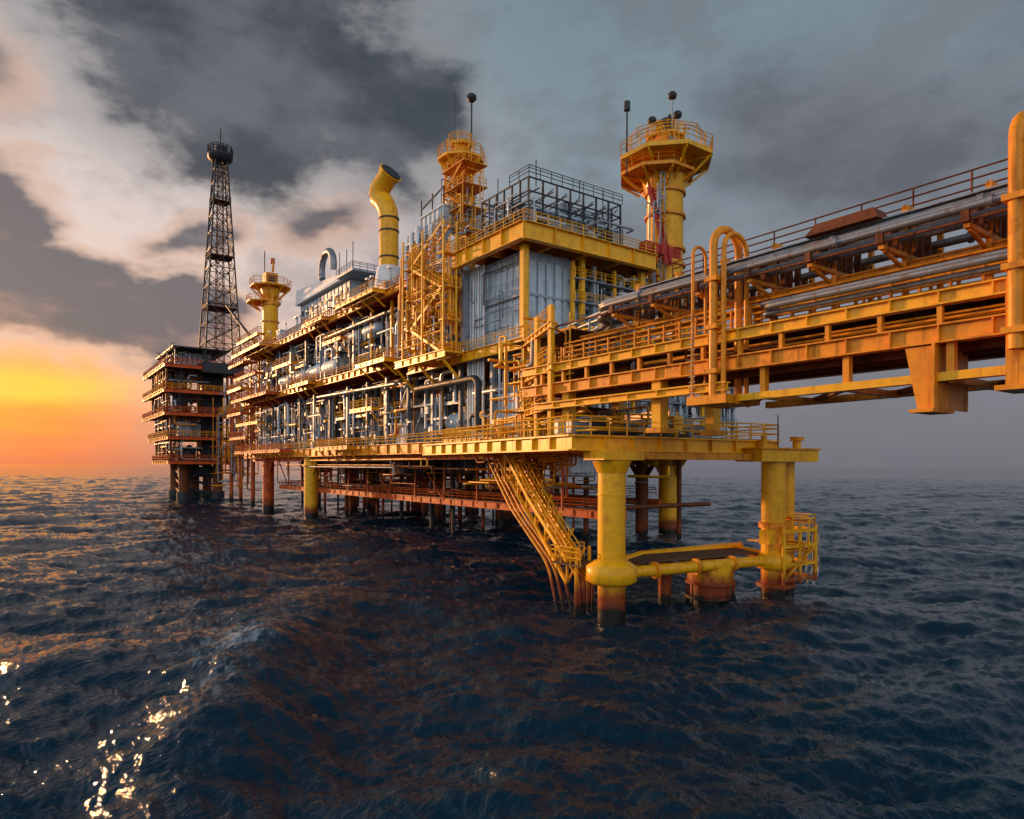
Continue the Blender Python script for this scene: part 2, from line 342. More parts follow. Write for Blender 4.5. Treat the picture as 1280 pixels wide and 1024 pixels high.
for i in range(3,len(zz)-1):
    a,b_=(71,79) if i%2 else (79,71)
    stair(g,'facade_stair','yel',(a,VF-2.3,zz[i]),(b_,VF-2.3,zz[i+1]),1.2)
    for e in (69.8,79.): g('stair_landings','yel').box(e,e+1.3,VF-2.6,VF-.3,zz[i]-.12,zz[i]); rail(g('stair_rails','yel'),[(e,VF-.3,zz[i]),(e,VF-2.6,zz[i]),(e+1.3,VF-2.6,zz[i])],1.15,.9,.05)
for u in (69.8,75,80.3): 
    for v in (VF-2.7,VF-.9): g('stair_posts','yel').tube((u,v,23.6),(u,v,39),.13,6)
for i in range(70):
    u=R(70,82); mroute(g('facade_pipes',random.choice(['yel','yel','yel','ora','sil'])),(u,R(VF-2.4,VF+.5),R(24,37)),[(70,83),(VF-2.6,VF+1),(24,38.5)],random.randint(3,6),random.choice([.07,.1,.15]))
g('stair_base','yel').box(69,82,VF-2.9,VF-.4,23.3,23.55); ibeam(g('stair_base','yel'),(69,VF-2.9,23.6),(82,VF-2.9,23.6),.9,.4,2)
for u in (70,76,82): g('stair_base','yel').beam((u,VF-2.8,22.8),(u,VF,20),.2,.3)
g('large_ducts','drk').pipe([(66,VF-.2,14),(66,VF-.2,20.2),(82,VF-.2,20.2),(82,VF+3,20.2)],.42,12); g('large_ducts','stp').pipe([(88,VF+.1,21.6),(120,VF+.1,22.2),(120,VF+3,22.2)],.3,12)
g('large_ducts','stp').pipe([(92,VF+.4,32.4),(118,VF+.4,32.4),(118,VF+3,32.4)],.3,12)
for u in (112,120,128,137): vessel_h(g,'white_tank','whi',u,u+7.5,VF+1.6,27.3,1.25)
for u in (96,104,146,153): vessel_h(g,'grey_tank','pan',u,u+6,VF+1.6,31.2,.9)
panelbox(g,'switchgear_module','gry',60,68.5,45,58.5,35.4,38.6,.8,.16,'pan')
for z in np.arange(35.8,38.4,.45): g('module_louvres','drk').box(59.78,59.9,46,57.5,z,z+.2); g('module_louvres','drk').box(61,68,44.78,44.86,z,z+.2)
fr=g('roof_frame','drk')
for u in np.arange(59.5,69,1.55):
    for v in np.arange(44.6,59.0,1.98):
        if u<60 or v<45 or u>68.4 or v>58: fr.box(u-.09,u+.09,v-.09,v+.09,35.4,41.6)
for z in (39,40.1,41.6):
    for v in (44.6,58.46): fr.box(59.4,69,v-.07,v+.07,z-.07,z+.07)
    for u in (59.5,68.8): fr.box(u-.07,u+.07,44.6,58.5,z-.071,z+.069)
for v in np.arange(46,58,2.): fr.box(59.4,69,v-.05,v+.05,40.6,40.73); fr.tube((59.5,v,39),(59.5,v+2,41),.06,4)
for i in range(60): mroute(g('module_pipes',random.choice(['gry','sil','drk'])),(R(59,69),R(44,59),R(36,41)),[(58.8,69),(44,59),(35.6,41.3)],3,.09)
for i in range(12): vv=R(46,57); uu_=R(61,66); g('roof_units',random.choice(['gry','pan','drk'])).box(uu_,uu_+R(1,2.5),vv,vv+1.6,38.7,39.4+R(0,1.6))
rail(g('roof_rails','drk'),[(59.3,58.6,41.6),(59.3,44.5,41.6),(63,44.5,41.6)],1.2,1.5,.05)
for u,v,h in ((60,46,44),(66,45,43.6),(59.6,52,43),(61,57,43.5)): g('roof_frame','drk').tube((u,v,41),(u,v,h),.06,5)
panelbox(g,'generator_module','gry',80.5,91,46,54,35.2,42.5,.95,.18,'pan'); panelbox(g,'generator_module_upper','pan',81.5,88,46.6,53,42.6,45.8,1.1,.12)
for u in np.arange(81,91,1.9): g('module_stacks','sil').tube((u,45.4,35.3),(u,45.4,42+R(0,2)),.32,10)
rail(g('roof_rails','gry'),[(80.5,54,42.6),(80.5,46,42.6),(91,46,42.6)],1.2,1.4,.06)
for u in (81.5,84.7,88): g('module_davits','drk').tube((u,46.6,45.8),(u,46.6,48.3),.1,6)
g('module_davits','drk').beam((81.5,46.6,48.3),(88,46.6,47.0),.18)
for z in (36,39,42,45,48,51):
    g('tower_landings','ora').box(77.6,83.5,47.4,51.2,z-.15,z); rail(g('tower_rails','yel'),[(77.6,51,z),(77.6,47.4,z),(83.5,47.4,z)],1.1,1.2,.05)
    if z<51: stair(g,'tower_stairs','ora',(78.2,47.6,z) if z%2 else (83,47.6,z),(83,47.6,z+3) if z%2 else (78.2,47.6,z+3),1.0)
lattice(g('signal_tower_lattice','ora'),84.4,50.7,36,53.4,4.2,2.6,6,.2,.11)
octplat(g,'signal_platform',84.6,51.2,54.2,3.4,'yel',8,1.5,2.6,1)
g('signal_cabin','ora').sweep([(84.6,51.2,54.2),(84.6,51.2,56.0),(84.6,51.2,56.4),(84.6,51.2,56.6)],[1.1,1.1,.8,.2],10)
octplat(g,'signal_top',84.6,51.2,56.6,1.7,'yel',6,1.1,.6,.8)
for k in range(8): a=k*.785; g('signal_posts','yel').tube((84.6+2*math.cos(a),51.2+2*math.sin(a),54.2),(84.6+2*math.cos(a),51.2+2*math.sin(a),57.5),.08,5)
g('masts','drk').tube((83.4,52.2,56),(83.4,52.2,62.6),.12,6); g('masts','drk').tube((85.8,50.8,56),(85.8,50.8,64.5),.06,6)
g('dish','drk').sweep([(83.4,52.2,62.4),(83.4,52.2,62.8),(83.4,52.2,63.3),(83.4,52.2,63.6)],[.3,.7,.7,.3],12)
for i in range(50): mroute(g('tower_pipes',random.choice(['ora','yel','gry'])),(R(76,84),R(47,50),R(36,50)),[(76,84),(46.5,50),(35.5,50)],3,.08)
vp=[(100,47.2,z) for z in (35.2,37,40,44,48,49)]; vr=[1.75,1.5,1.5,1.5,1.5,1.5]
for t in np.linspace(.12,1,10):
    a=t*math.radians(62); vp.append((100+4.2*(1-math.cos(a)),47.2-1.0*(1-math.cos(a)),49+4.6*math.sin(a))); vr.append(1.5+.12*t)
vp+= [(102.3,46.6,54.0)]; vr+=[1.5]
g('exhaust_stack','yel').sweep(vp,vr,28); 
hv=[(102.5,46.5,53.2),(102.3,46.6,54.4),(101.6,46.8,55.2),(100.6,47.0,55.9),(99.6,47.3,56.7)]
g('exhaust_hood','yel').sweep(hv,[1.55,1.65,1.6,1.55,1.95],24); g('exhaust_mouth','drk').sweep([(99.57,47.31,56.72),(99.5,47.33,56.78)],1.7,24)
for z in (38.2,43,47.2,49.2): g('exhaust_flanges','drk').sweep([(100,47.2,z),(100,47.2,z+.22)],1.62,28)
g('exhaust_base','whi').sweep([(100,47.2,35.2),(100,47.2,38),(100,47.2,40),(100,47.2,41.6)],[2.3,2.3,2.1,1.8],20); g('exhaust_base','gry').box(96.5,103.5,45,50,35.2,38.4)
def clutter(u0,u1,v0,v1,z,n,hm=4,pm=('gry','sil','pan','drk')):
    for i in range(n):
        u=R(u0,u1);v=R(v0,v1); t=random.random()
        if t<.35: panelbox(g,'topside_unit',random.choice(['gry','pan','whi','drk']),u,u+R(1,3.5),v,v+R(1,3),z,z+R(.8,hm),.7,.07)
        elif t<.55: vessel_v(g,'topside_vessel',random.choice(['sil','pan','whi']),u,v,z,z+R(1,hm),R(.3,.8))
        elif t<.7: g('topside_masts','drk').tube((u,v,z),(u,v,z+R(2,hm*1.6)),.07,5)
        else: mroute(g('topside_pipes',random.choice(pm)),(u,v,z+R(0,hm)),[(u-4,u+4),(v0,v1),(z,z+hm)],4,random.choice([.08,.14,.2]))
clutter(92,118,44,58,35.2,60,4.5); clutter(70,82,44,50,35.2,30,5,('yel','gry','ora','sil')); clutter(118,166,43,50,35.2,46,3.2); clutter(57,60,44,60,35.4,14,1.6)
clutter(104,118,46,58,37,18,5)
panelbox(g,'utility_block','pan',104,116,50,58,35.2,40.5,1.1,.12)
panelbox(g,'accommodation','whi',121,160,50,60,35.2,41.5,2.2,.12,'gry'); panelbox(g,'accommodation_upper','pan',124,152,50.5,60,41.6,45.6,2.0,.12,'gry')
for u in np.arange(122.5,158,2.8): g('accommodation_windows','drk').box(u,u+1.2,49.84,49.9,38,39.2)
for u in np.arange(125,151,2.8): g('accommodation_windows','drk').box(u,u+1.2,50.34,50.4,43.2,44.3)
g('accommodation_roof','whi').hexa([(123,49.4,45.8),(153,49.4,45.8),(153,61,45.8),(123,61,45.8),(126,51,47.8),(153,49.6,49.2),(153,60,49.2),(126,59,47.8)])
g('helideck_edge','gry').box(118,126,48.5,60,45.7,46.1); rail(g('roof_rails','gry'),[(118,60,46.1),(118,48.5,46.1),(126,48.5,46.1)],1.2,1.3,.06)
lp=[(136+3.4*math.cos(a),50.5,50.5+3.4*math.sin(a)) for a in np.linspace(-.5,math.pi+.3,14)]
g('roof_loop_pipe','stp').sweep(lp,.7,12)
for u in (119,122,125.5): g('topside_masts','drk').tube((u,49,46),(u,49,50+R(0,3)),.08,5)
g('left_pedestal','yel').sweep([(163.7,47,35.2),(163.7,47,49),(163.7,47,51.5)],[1.75,1.75,2.2],20)
for z in (39,43.5,47.5): g('left_pedestal_flange','ora').sweep([(163.7,47,z),(163.7,47,z+.35)],2.05,20)
octplat(g,'left_pedestal_platform',163.7,47,52,4.6,'ora',8,1.6,3.2,1.6)
g('left_pedestal_cab','ora').box(162.4,165.4,45.6,48.4,52,55); g('left_pedestal_cab','drk').box(162.2,162.35,46,48,53,54.4)
octplat(g,'left_pedestal_top',165.5,46.0,48.6,3.9,'ora',8,1.3,2.,1.2)
g('left_pedestal_mast','ora').tube((162,47,55),(161,47,58),.3,8,.2); g('left_pedestal_mast','drk').tube((165,46,55),(165,46,60.5),.12,6); g('left_pedestal_mast','red').sweep([(162,47,57),(162,47,58.2)],.5,10)
cu,cv=60.,66.9
g('radar_tower','yel').sweep([(cu,cv,23.6),(cu,cv,45.0),(cu,cv,46.6),(cu,cv,48.9)],[2.3,2.3,2.9,2.9],32)
for z in (30,35.5,37.5,41.8,44.8): g('radar_tower_flange','ora').sweep([(cu,cv,z),(cu,cv,z+.35)],2.6,32)
octplat(g,'radar_platform',cu,cv,49.4,6.1,'yel',8,1.7,3.4,2.5,.55); rail(g('radar_platform_rails2','yel'),[(cu+5*math.cos(a),cv+5*math.sin(a),50.8) for a in np.linspace(0,2*math.pi,9)],1.4,1.4,.06)
octplat(g,'radar_lower',cu+.6,cv-.9,47.4,4.9,'ora',8,1.3,2.2,2.3,.4)
g('radar_cabin','ora').box(cu-2,cu+1.6,cv-2,cv+2,49.4,51.9); g('radar_cabin','gry').box(cu-2.06,cu-2.01,cv-1.5,cv+1.5,50.3,51.4); octplat(g,'radar_top',cu,cv,52.2,2.6,'yel',8,1.2,.3,1.5,.2)
g('radar_equipment','drk').box(cu-.8,cu+.8,cv-.9,cv+.9,52.3,54.4); g('radar_equipment','gry').tube((cu-1.3,cv-.2,52.4),(cu-1.3,cv-.2,57.2),.12,6)
for du,dv,z in ((-1.3,-.2,56.6),(-.6,1.6,55.0),(1.0,2.2,55.4),(1.,-1.4,54)):
    g('radar_equipment','gry').tube((cu+du,cv+dv,52.4),(cu+du,cv+dv,z),.1,6); g('radar_domes','drk').sweep([(cu+du,cv+dv,z),(cu+du,cv+dv,z+.2),(cu+du,cv+dv,z+.6),(cu+du,cv+dv,z+.9),(cu+du,cv+dv,z+1.0)],[.2,.5,.6,.4,.05],12)
g('radar_equipment','drk').tube((cu+1.5,cv-5.4,47),(cu+1.5,cv-5.4,55.5),.11,6); g('radar_domes','drk').sweep([(cu+1.5,cv-5.4,54.8),(cu+1.5,cv-5.4,55.9)],.4,10)
for i in range(16): mroute(g('radar_clutter',random.choice(['yel','ora','gry','drk'])),(cu+R(-4,2),cv+R(-4,4),R(49.5,51)),[(cu-4.5,cu+3),(cv-4.5,cv+4.5),(49.5,52.5)],3,.07)
stair(g,'radar_ladder','red',(cu-2.6,cv-2.5,35),(cu-.4,cv-3.6,45),.8)
for i in range(18): mroute(g('radar_pipes',random.choice(['red','ora','gry'])),(cu-2,cv-3,R(30,45)),[(cu-3,cu),(cv-4.5,cv-2.3),(30,47)],3,.11)
for k in range(5): g('life_rafts','red').box(57.6,59,61+k*1.3,62+k*1.3,36.2,37.4)
fill_end('pedestal_base',U0+1,61,74,33.2,35,14)
for i in range(60):
    z,v,a,b_=random.choice([(13.1,VF,58,168),(24.9,VF-.6,84,168),(35.2,VF-.5,78,166)]); u=R(a,b_); g('floodlights','gry').tube((u,v,z),(u,v,z+2.8),.06,5); g('floodlights','whi').box(u-.3,u+.3,v-.5,v,z+2.7,z+2.95)
g('small_boom','drk').tube((158,43,36),(176,40,49),.25,6)
for k in range(8): g('small_boom','drk').tube((158,44,36),(158+k*2.2,43-k*.35,36+k*1.6),.05,4)
for u,v in ((68.5,77.3),(68.7,72)): g('leg_brackets','yel').hexa([(u-2.5,v-.5,10.2),(u+2.5,v-.5,10.2),(u+2.5,v+.5,10.2),(u-2.5,v+.5,10.2),(u-3.5,v-.5,11.6),(u+3.5,v-.5,11.6),(u+3.5,v+.5,11.6),(u-3.5,v+.5,11.6)])
g.done()
# ================================================================== PIPE BRIDGE
g=Group('pipe_bridge',(22,33,15))
b0,b1=3.0,42.0; vn,vf=31.0,36.5
for v in (vn,vf):
    ibeam(g('upper_girder','yel'),(b0,v,17.4),(b1,v,17.4),.62,.5,1.9,.07)
    ibeam(g('lower_girder','ora'),(b0,v,16.0 if v==vn else 15.9),(b1,v,16.0 if v==vn else 15.9),.8,.5,1.9,.07)
    n=16
    for i in range(n+1):
        u=b0+(b1-b0)*i/n; g('girder_posts','ora').box(u-.1,u+.1,v-.12,v+.12,16.0,16.8)
for i in range(27):
    u=b0+1.5*i; 
    if u<b1: g('floor_joists','ora').box(u-.1,u+.1,vn+.3,vf-.3,15.3,15.9)
for v in (32.3,33.6,35.): g('floor_joists','rst').box(b0,b1,v-.12,v+.12,14.95,15.297)
g('bridge_floor','grt').box(b0,b1,vn+.3,vf-.3,15.91,15.96)
for i in range(14): mroute(g('girder_pipes',random.choice(['rst','stp','ora'])),(R(4,38),R(31.4,34),16.3),[(4,40),(31.4,35),(16.05,17.2)],3,.07,0)
g('bottom_chord','yel').beam((24.2,vn+.2,13.7),(b0,vn+.2,13.9),.5,.36); g('bottom_chord','ora').beam((24.2,vf-.5,13.7),(b0,vf-.5,13.9),.5,.36)
for i in range(5):
    u=b0+.6+i*4.4; g('bottom_posts','ora').box(u-.15,u+.15,vn+.05,vn+.4,13.9,15.2); g('bottom_cross','ora').beam((u,vn+.3,13.7),(u,vf-.5,13.7),.3,.3)
    g('bottom_cross','rst').beam((u,vn+.3,13.75),(u+4.4,vf-.5,13.8),.2,.25)
hb=g('hanging_bracket','ora'); hb.hexa([(13.0,30.9,12.5),(13.6,30.9,12.5),(13.6,32.4,12.6),(13.0,32.4,12.6),(13.0,30.9,15.15),(14.1,30.9,15.15),(14.1,34,15.15),(13.0,34,15.15)])
hb.box(12.85,13.8,30.6,32.6,12.35,12.49); hb.box(12.85,12.97,30.7,34,12.5,15.2)
hb.box(9.6,10.3,30.6,32.2,13.2,17.3); hb.box(9.2,10.6,30.4,32.4,13.0,13.2)
for z in (17.75,18.1,18.45,18.8,19.1): 
    for v in (32.6,36.6): g('walkway_bars','ora').tube((b0,v,z),(b1-3,v,z),.07,6)
for i in range(30): u=b0+i*1.25; g('walkway_posts','ora').box(u-.06,u+.06,36.5,36.7,17.4,19.6); g('walkway_posts','ora').box(u-.05,u+.05,32.5,32.65,17.4,18.9)
g('walkway_grating','grt').box(b0,b1,33.2,36.3,17.4,17.5)
ibeam(g('walkway_bearer','ora'),(b0,33.4,19.6),(b1-4,33.4,19.6),.35,.3,1.5); ibeam(g('walkway_bearer','ora'),(b0,36.9,19.9),(b1-4,36.9,19.9),.35,.3,1.5)
for k,(v,z,r) in enumerate(((31.1,18.3,.17),(31.5,18.02,.12),(31.6,18.6,.12))):
    g('service_pipes','stp').pipe([(21.2+k*.3,v+1.2,z),(21.2+k*.3,v,z),(b0,v,z)],r,14)
for k,(v,z,r,m) in enumerate(((30.9,20.55,.17,'stp'),(31.4,20.3,.11,'gry'),(31.7,20.95,.17,'stp'),(32.3,21.3,.12,'gry'),(32.7,20.5,.22,'stp'),(33.4,21.35,.18,'sil'),(34.1,21.7,.13,'drk'),(34.7,21.2,.24,'stp'),(35.5,21.9,.16,'sil'),(36.2,20.9,.2,'stp'),(31.0,20.05,.07,'rst'))):
    g('process_pipes',m).pipe([(b0,v,z),(33.5+k*.5,v,z),(35.2+k*.5,v+3,z),(58,v+16,z-R(0,.8))],r,14,1.0)
    for u in np.arange(4.5+k*.3,33,6.3): g('pipe_flanges',m).sweep([(u,v,z),(u+.18,v,z)],r*1.45,14)
    for u in np.arange(5,33,3.4): g('pipe_shoes','rst').box(u-.15,u+.15,v-.1,v+.1,19.95,z-r*.8)
for i in range(9):
    u=5+i*3.4; t=g('pipe_rack_frames','ora'); t.box(u-.12,u+.12,31,37,19.75,19.95); t.box(u-.12,u+.12,33.2,33.45,17.4,22.2); t.box(u-.12,u+.12,36.8,37.05,17.4,22.2); t.box(u-.1,u+.1,33.2,37,22.0,22.2)
    t.beam((u,33.2,19.2),(u,31.3,19.75),.14); t.box(u-.06,u+.06,34,34.15,19.7,21.1)
db=g('cable_duct','rst'); db.hexa([(15.6,31.5,21.45),(19.2,31.5,21.45),(19.2,32.9,21.45),(15.6,32.9,21.45),(15.9,31.7,22.0),(18.7,31.7,22.0),(18.7,32.7,22.0),(15.9,32.7,22.0)])
g('cable_tray','gry').box(b0,31,32.0,32.8,21.42,21.47); g('cable_tray','rst').box(b0,31,35.6,36.6,22.2,22.3)
rail(g('top_handrail','rst'),[(b0,34.2,22.0),(30,34.2,22.0)],1.25,2.3,.045,(.35,.68,1.0)); rail(g('top_handrail','rst'),[(b0,37.2,22.2),(34,37.2,22.2)],1.1,2.3,.04)
def loop(u,v0,v1,z0,z1,r,m='yel',ztail=None):
    rad=(v1-v0)/2; pts=[(u,v0,z0),(u,v0,z1-rad)]
    for a in np.linspace(0,math.pi,13)[1:-1]: pts.append((u,v0+rad-rad*math.cos(a),z1-rad+rad*math.sin(a)))
    pts+=[(u,v1,z1-rad),(u,v1,ztail or z0)]
    g('expansion_loops',m).sweep(pts,r,16)
loop(23.8,30.4,32.6,13.9,23.1,.22,'ora'); loop(23.2,30.5,32.5,13.9,22.7,.14,'ora'); loop(9.85,30.3,32.2,14.5,23.4,.28,'ora'); loop(9.2,30.3,32.2,14.5,23.2,.22,'ora')
loop(25.2,30.4,31.5,13.6,22.4,.09,'ora')
for z in (15.2,17.6,20.2): g('loop_clamps','ora').box(23.4,24.2,30.1,30.9,z-.12,z+.12); g('loop_clamps','ora').box(9.45,10.25,29.95,30.7,z-.12,z+.12)
g('loop_feet','ora').box(22.6,25.2,29.9,32.9,13.4,13.88)
for i in range(14): z=13.8+i*.3; g('small_ladder','sil').tube((24.7,30.0,z),(25.2,30.1,z),.03,4)
for z in (14.6,17.4,20.4):
    ibeam(g('junction_platform','yel'),(38,30.6,z),(46,34.0,z),.5,.4,1.2); g('junction_platform','grt').box(39,47,33.4,40,z-.1,z-.04)
    rail(g('junction_rails','yel'),[(38,30.6,z),(46,34,z),(52,40,z)],1.2,1.1,.055)
for (u,v) in ((38.3,30.8),(42,32.4),(46,34.1),(50,38)): g('junction_posts','yel').box(u-.18,u+.18,v-.18,v+.18,11.8,21.6)
for i in range(34): mroute(g('junction_pipes',random.choice(['yel','ora','yel','gry'])),(R(38,50),R(33,39),R(14,21)),[(38,50),(32.5,40),(13.5,22)],4,random.choice([.07,.1,.14]))
stair(g,'junction_stair','yel',(48,35,14.6),(43,33.4,17.4),1); stair(g,'junction_stair','yel',(43,34,17.4),(48,36,20.4),1)
for v in (36.5,40,43): ibeam(g('link_girders','yel'),(40,v,17.4),(58,v+6,17.4),.6,.4,1.8)
for v in (34,38,43): ibeam(g('link_girders','ora'),(38,v,14.7),(58,v+5,14.7),.6,.4,2)
for i in range(22): 
    z=R(17.8,23); v=R(37,46); g('link_pipes',random.choice(['stp','gry','pan','stp'])).pipe([(40,v,z),(48,v+2,z),(58,v+10,z+R(-1,2)),(60,v+10,z+3)],R(.07,.2),10,1.2)
rail(g('link_rails','yel'),[(40,36,17.5),(57,42.5,17.5)],1.2,1.5,.05)
for (u,v) in ((37.,31.4),(37.,36.2),(28.5,31.4),(28.5,36.4)): g('bearing_posts','yel').box(u-.35,u+.35,v-.35,v+.35,12.2,15.3); g('bearing_posts','ora').box(u-.6,u+.6,v-.6,v+.6,12.05,12.35)
ibeam(g('cross_head','yel'),(40,30.6,14.6),(23,30.6,14.6),.5,.5,2.2)
g.done()
# ================================================================== BRIDGE SUPPORT JACKET
g=Group('bridge_support_jacket',(31,38,0))
A=V3((31.5,30.3,0));Bp=V3((29.6,45.,0)); e1=(Bp-A)/np.linalg.norm(Bp-A); e2=np.array([e1[1],-e1[0],0]); LW=np.linalg.norm(Bp-A)
J=lambda s,t,z: tuple(A+e1*s+e2*t+np.array([0,0,z]))
def col(s,t,r,top=10.4,m='yel'):
    g('columns',m).tube(J(s,t,-6),J(s,t,top),r,32)
    for z in (8.2,): g('column_bands',m).sweep([J(s,t,z),J(s,t,z+.12)],r*1.05,32)
col(0,0,.88); col(LW-.2,0,.85); col(LW+1.75,.5,.6)
g('column_caps','yel').sweep([J(0,0,9.6),J(0,0,10.38)],[.92,1.25],32)
g('collars','yel').sweep([J(0,0,2.6),J(0,0,2.8),J(0,0,3.7),J(0,0,4.1)],[1.25,1.6,1.6,1.0],32)
g('collars','yel').sweep([J(LW-.2,0,2.6),J(LW-.2,0,2.8),J(LW-.2,0,3.4),J(LW-.2,0,3.8)],[1.1,1.3,1.3,.95],32)
g('collars','ora').sweep([J(LW-.2,0,5.6),J(LW-.2,0,6.0)],1.05,28)
for z in (6.5,9.2): g('column_ties','yel').beam(J(LW,0.1,z),J(LW+1.6,.4,z),.3,.4)
g('ring_braces','yel').tube(J(0.8,0,3.2),J(LW-.6,0,3.2),.38,20); g('ring_braces','yel').sweep([J(.6,1,3.6),J(5,3.2,3.7),J(LW-.2,3.2,3.9)],.34,20)
g('ring_braces','yel').tube(J(LW-.2,3.2,3.6),J(LW+.2,.2,3.3),.34,16)
for s in (3.4,7.,10.4): g('ring_flanges','ora').sweep([J(s,0,3.2),J(s+.22,0,3.2)],.56,20)
for s in (3.,5,7,9,11): g('ring_struts','ora').beam(J(s,0,3.3),J(s,3.1,3.7),.18,.22)
g('ring_grating','grt').hexa([J(2.5,.5,3.62),J(LW-1,.5,3.62),J(LW-1,2.8,3.8),J(2.5,2.8,3.8),J(2.5,.5,3.68),J(LW-1,.5,3.68),J(LW-1,2.8,3.86),J(2.5,2.8,3.86)])
g('caisson','yel').tube(J(9.6,1.2,1.9),J(9.6,1.2,3.4),1.6,28); g('caisson_base','rdo').sweep([J(9.6,1.2,-3),J(9.6,1.2,1.95)],1.4,28); g('caisson_rim','rdo').sweep([J(9.6,1.2,.7),J(9.6,1.2,.9)],1.75,28); g('caisson_rim','rdo').sweep([J(9.6,1.2,1.75),J(9.6,1.2,1.9)],1.75,28)
for k in range(18): a=k*.349; c=J(9.6,1.2,0); g('caisson_fins','rdo').tube((c[0]+1.62*math.cos(a),c[1]+1.62*math.sin(a),.1),(c[0]+1.62*math.cos(a),c[1]+1.62*math.sin(a),1.8),.06,5)
g('caisson_small','rst').tube(J(6.6,2.6,-4),J(6.6,2.6,3.4),.45,16)
bl=g('boat_landing','yel')
for z in (1.9,3.0,4.3,5.4):
    bl.beam(J(LW-.6,-1.3,z),J(LW+3.0,-1.1,z),.24,.24); bl.beam(J(LW+3.0,-1.1,z),J(LW+3.0,2.6,z),.24,.24)
for s,t in ((LW-.6,-1.3),(LW+1.2,-1.2),(LW+3.0,-1.1),(LW+3.0,2.6)): bl.tube(J(s,t,1.2 if s<LW+1 else 1.6),J(s,t,5.8),.14,10)
bl.beam(J(LW-.6,-1.3,1.9),J(LW+3,-1.1,4.3),.16,.2); bl.beam(J(LW+.1,-.5,2.4),J(LW+3,2.,4.2),.2,.3)
g('boat_landing_plates','yel').hexa([J(LW-.4,-1.0,4.42),J(LW+2.8,-.9,4.42),J(LW+2.8,2.3,4.42),J(LW-.4,2.3,4.42),J(LW-.4,-1.0,4.5),J(LW+2.8,-.9,4.5),J(LW+2.8,2.3,4.5),J(LW-.4,2.3,4.5)])
rail(g('boat_landing_rails','yel'),[J(LW+.4,-1.2,5.5),J(LW+3.0,-1.1,5.5),J(LW+3.0,2.6,5.5)],1.0,.9,.04)
for k in range(3):
    s=LW+3.1+k*.25; g('fender_hoops','gry').pipe([J(s,-.8+k*.7,1.2),J(s+.7,-.8+k*.7,2.2),J(s+.7,-.8+k*.7,5.4),J(s,-.8+k*.7,6.3)],.08,8,.6)
for i in range(22): mroute(g('landing_pipes',random.choice(['yel','ora'])),J(LW+1,0,4),[(27.5,31),(44,48.2),(1.6,6.4)],3,.07)
for s,t in ((LW-1.5,-.6),(LW+1,1)): g('valve_boxes','yel').box(*(lambda c:(c[0]-.4,c[0]+.4,c[1]-.4,c[1]+.4,4.5,5.5))(J(s,t,0)))
g('fender_base','rdo').sweep([J(LW,-.1,1.3),J(LW,-.1,1.55)],1.4,20)
def jib(s0,t0,s1,t1,z,h,w,m='yel',st=2.2): ibeam(g('deck_girders',m),J(s0,t0,z),J(s1,t1,z),h,w,st,.1)
def jbox(part,m,s0,s1,t0,t1,z0,z1): g(part,m).hexa([J(s0,t0,z0),J(s1,t0,z0),J(s1,t1,z0),J(s0,t1,z0),J(s0,t0,z1),J(s1,t0,z1),J(s1,t1,z1),J(s0,t1,z1)])
jib(-2.6,.6,LW+1,.6,12.0,1.0,.6); jib(-2.6,4.6,LW+3,4.6,12.0,1.0,.6,'ora'); jib(-2.6,.6,-2.6,26,12.003,1.0,.6); jib(LW+.5,.6,LW+.5,26,11.9,1.0,.6,'ora'); jib(4,.6,4,26,11.95,.9,.5,'ora',None); jib(9,.6,9,26,11.95,.9,.5,'ora',None)
jbox('cap_beam','yel',-1.4,1.7,-1.1,1.1,10.42,10.98); jbox('cap_beam','yel',LW-2.6,LW+3.3,-1.1,1.4,10.42,11.3)
jbox('cap_plate','ora',LW-2.8,LW+3.5,-1.25,1.5,11.303,11.42); jbox('deck_plate','grt',-2.4,LW+.4,.8,26,12.01,12.07)
for t in range(3,26,3): jbox('deck_joists','ora',-2.4,LW+.3,t-.12,t+.12,11.0,11.85)
rail(g('deck_rails','yel'),[J(-2.6,26,12.05),J(-2.6,.6,12.05),J(LW+1,.6,12.05),J(LW+1,16,12.05)],1.15,1.4,.05)
jbox('tie_girder','ora',1.7,LW-2.6,-.3,.5,10.5,10.95)
g('cap_fittings','yel').tube(J(LW+2.3,0,11.4),J(LW+2.3,0,12.0),.3,12); g('cap_fittings','ora').sweep([J(LW+2.3,0,12.),J(LW+2.3,0,12.3)],.5,12); g('cap_fittings','drk').tube(J(LW+.6,.3,11.4),J(LW+.6,.3,13.9),.05,6)
g('cap_fittings','yel').tube(J(LW-1.2,0,11.4),J(LW-1.2,0,12.3),.22,12)
for i in range(14): s=R(0,LW-1); jbox('deck_equipment',random.choice(['gry','pan','yel','drk']),s,s+R(.6,1.8),R(3,6),R(7,9),12.1,12.1+R(.6,1.8))
for i in range(30): mroute(g('deck_pipes',random.choice(['yel','gry','ora','sil'])),J(R(0,LW),R(2,10),12.5),[(33,44),(30,46),(12.2,14.4)],3,.09)
for o in (0,.5,1.0,1.5):
    g('riser_conduits','yel' if o!=.5 else 'ora').pipe([(52,36.5+o,12.6),(48,34.6+o,11.6),(36.5,30.2+o*.8,4.2),(34.2,30.0+o*.8,2.6),(34.2,30.+o*.8,.2)],.13,8,1)
stair(g,'access_stair','yel',(48.5,33.2,12.2),(41,30.8,7.6),1.1); stair(g,'access_stair','yel',(41,30.8,7.6),(34.8,29.4,3.7),1.1)
for k in range(9):
    t=k/8; p=lerp((50,34,12.4),(35,29.6,3.6),t); g('riser_trusses','yel').beam((p[0],p[1],p[2]-1.4),(p[0],p[1]+1.6,p[2]+.9),.12); g('riser_trusses','ora').beam((p[0],p[1]+1.6,p[2]-1.4),(p[0],p[1],p[2]+.9),.12); g('riser_trusses','yel').beam((p[0],p[1],p[2]-1.4),(p[0],p[1],p[2]+1.),.14)
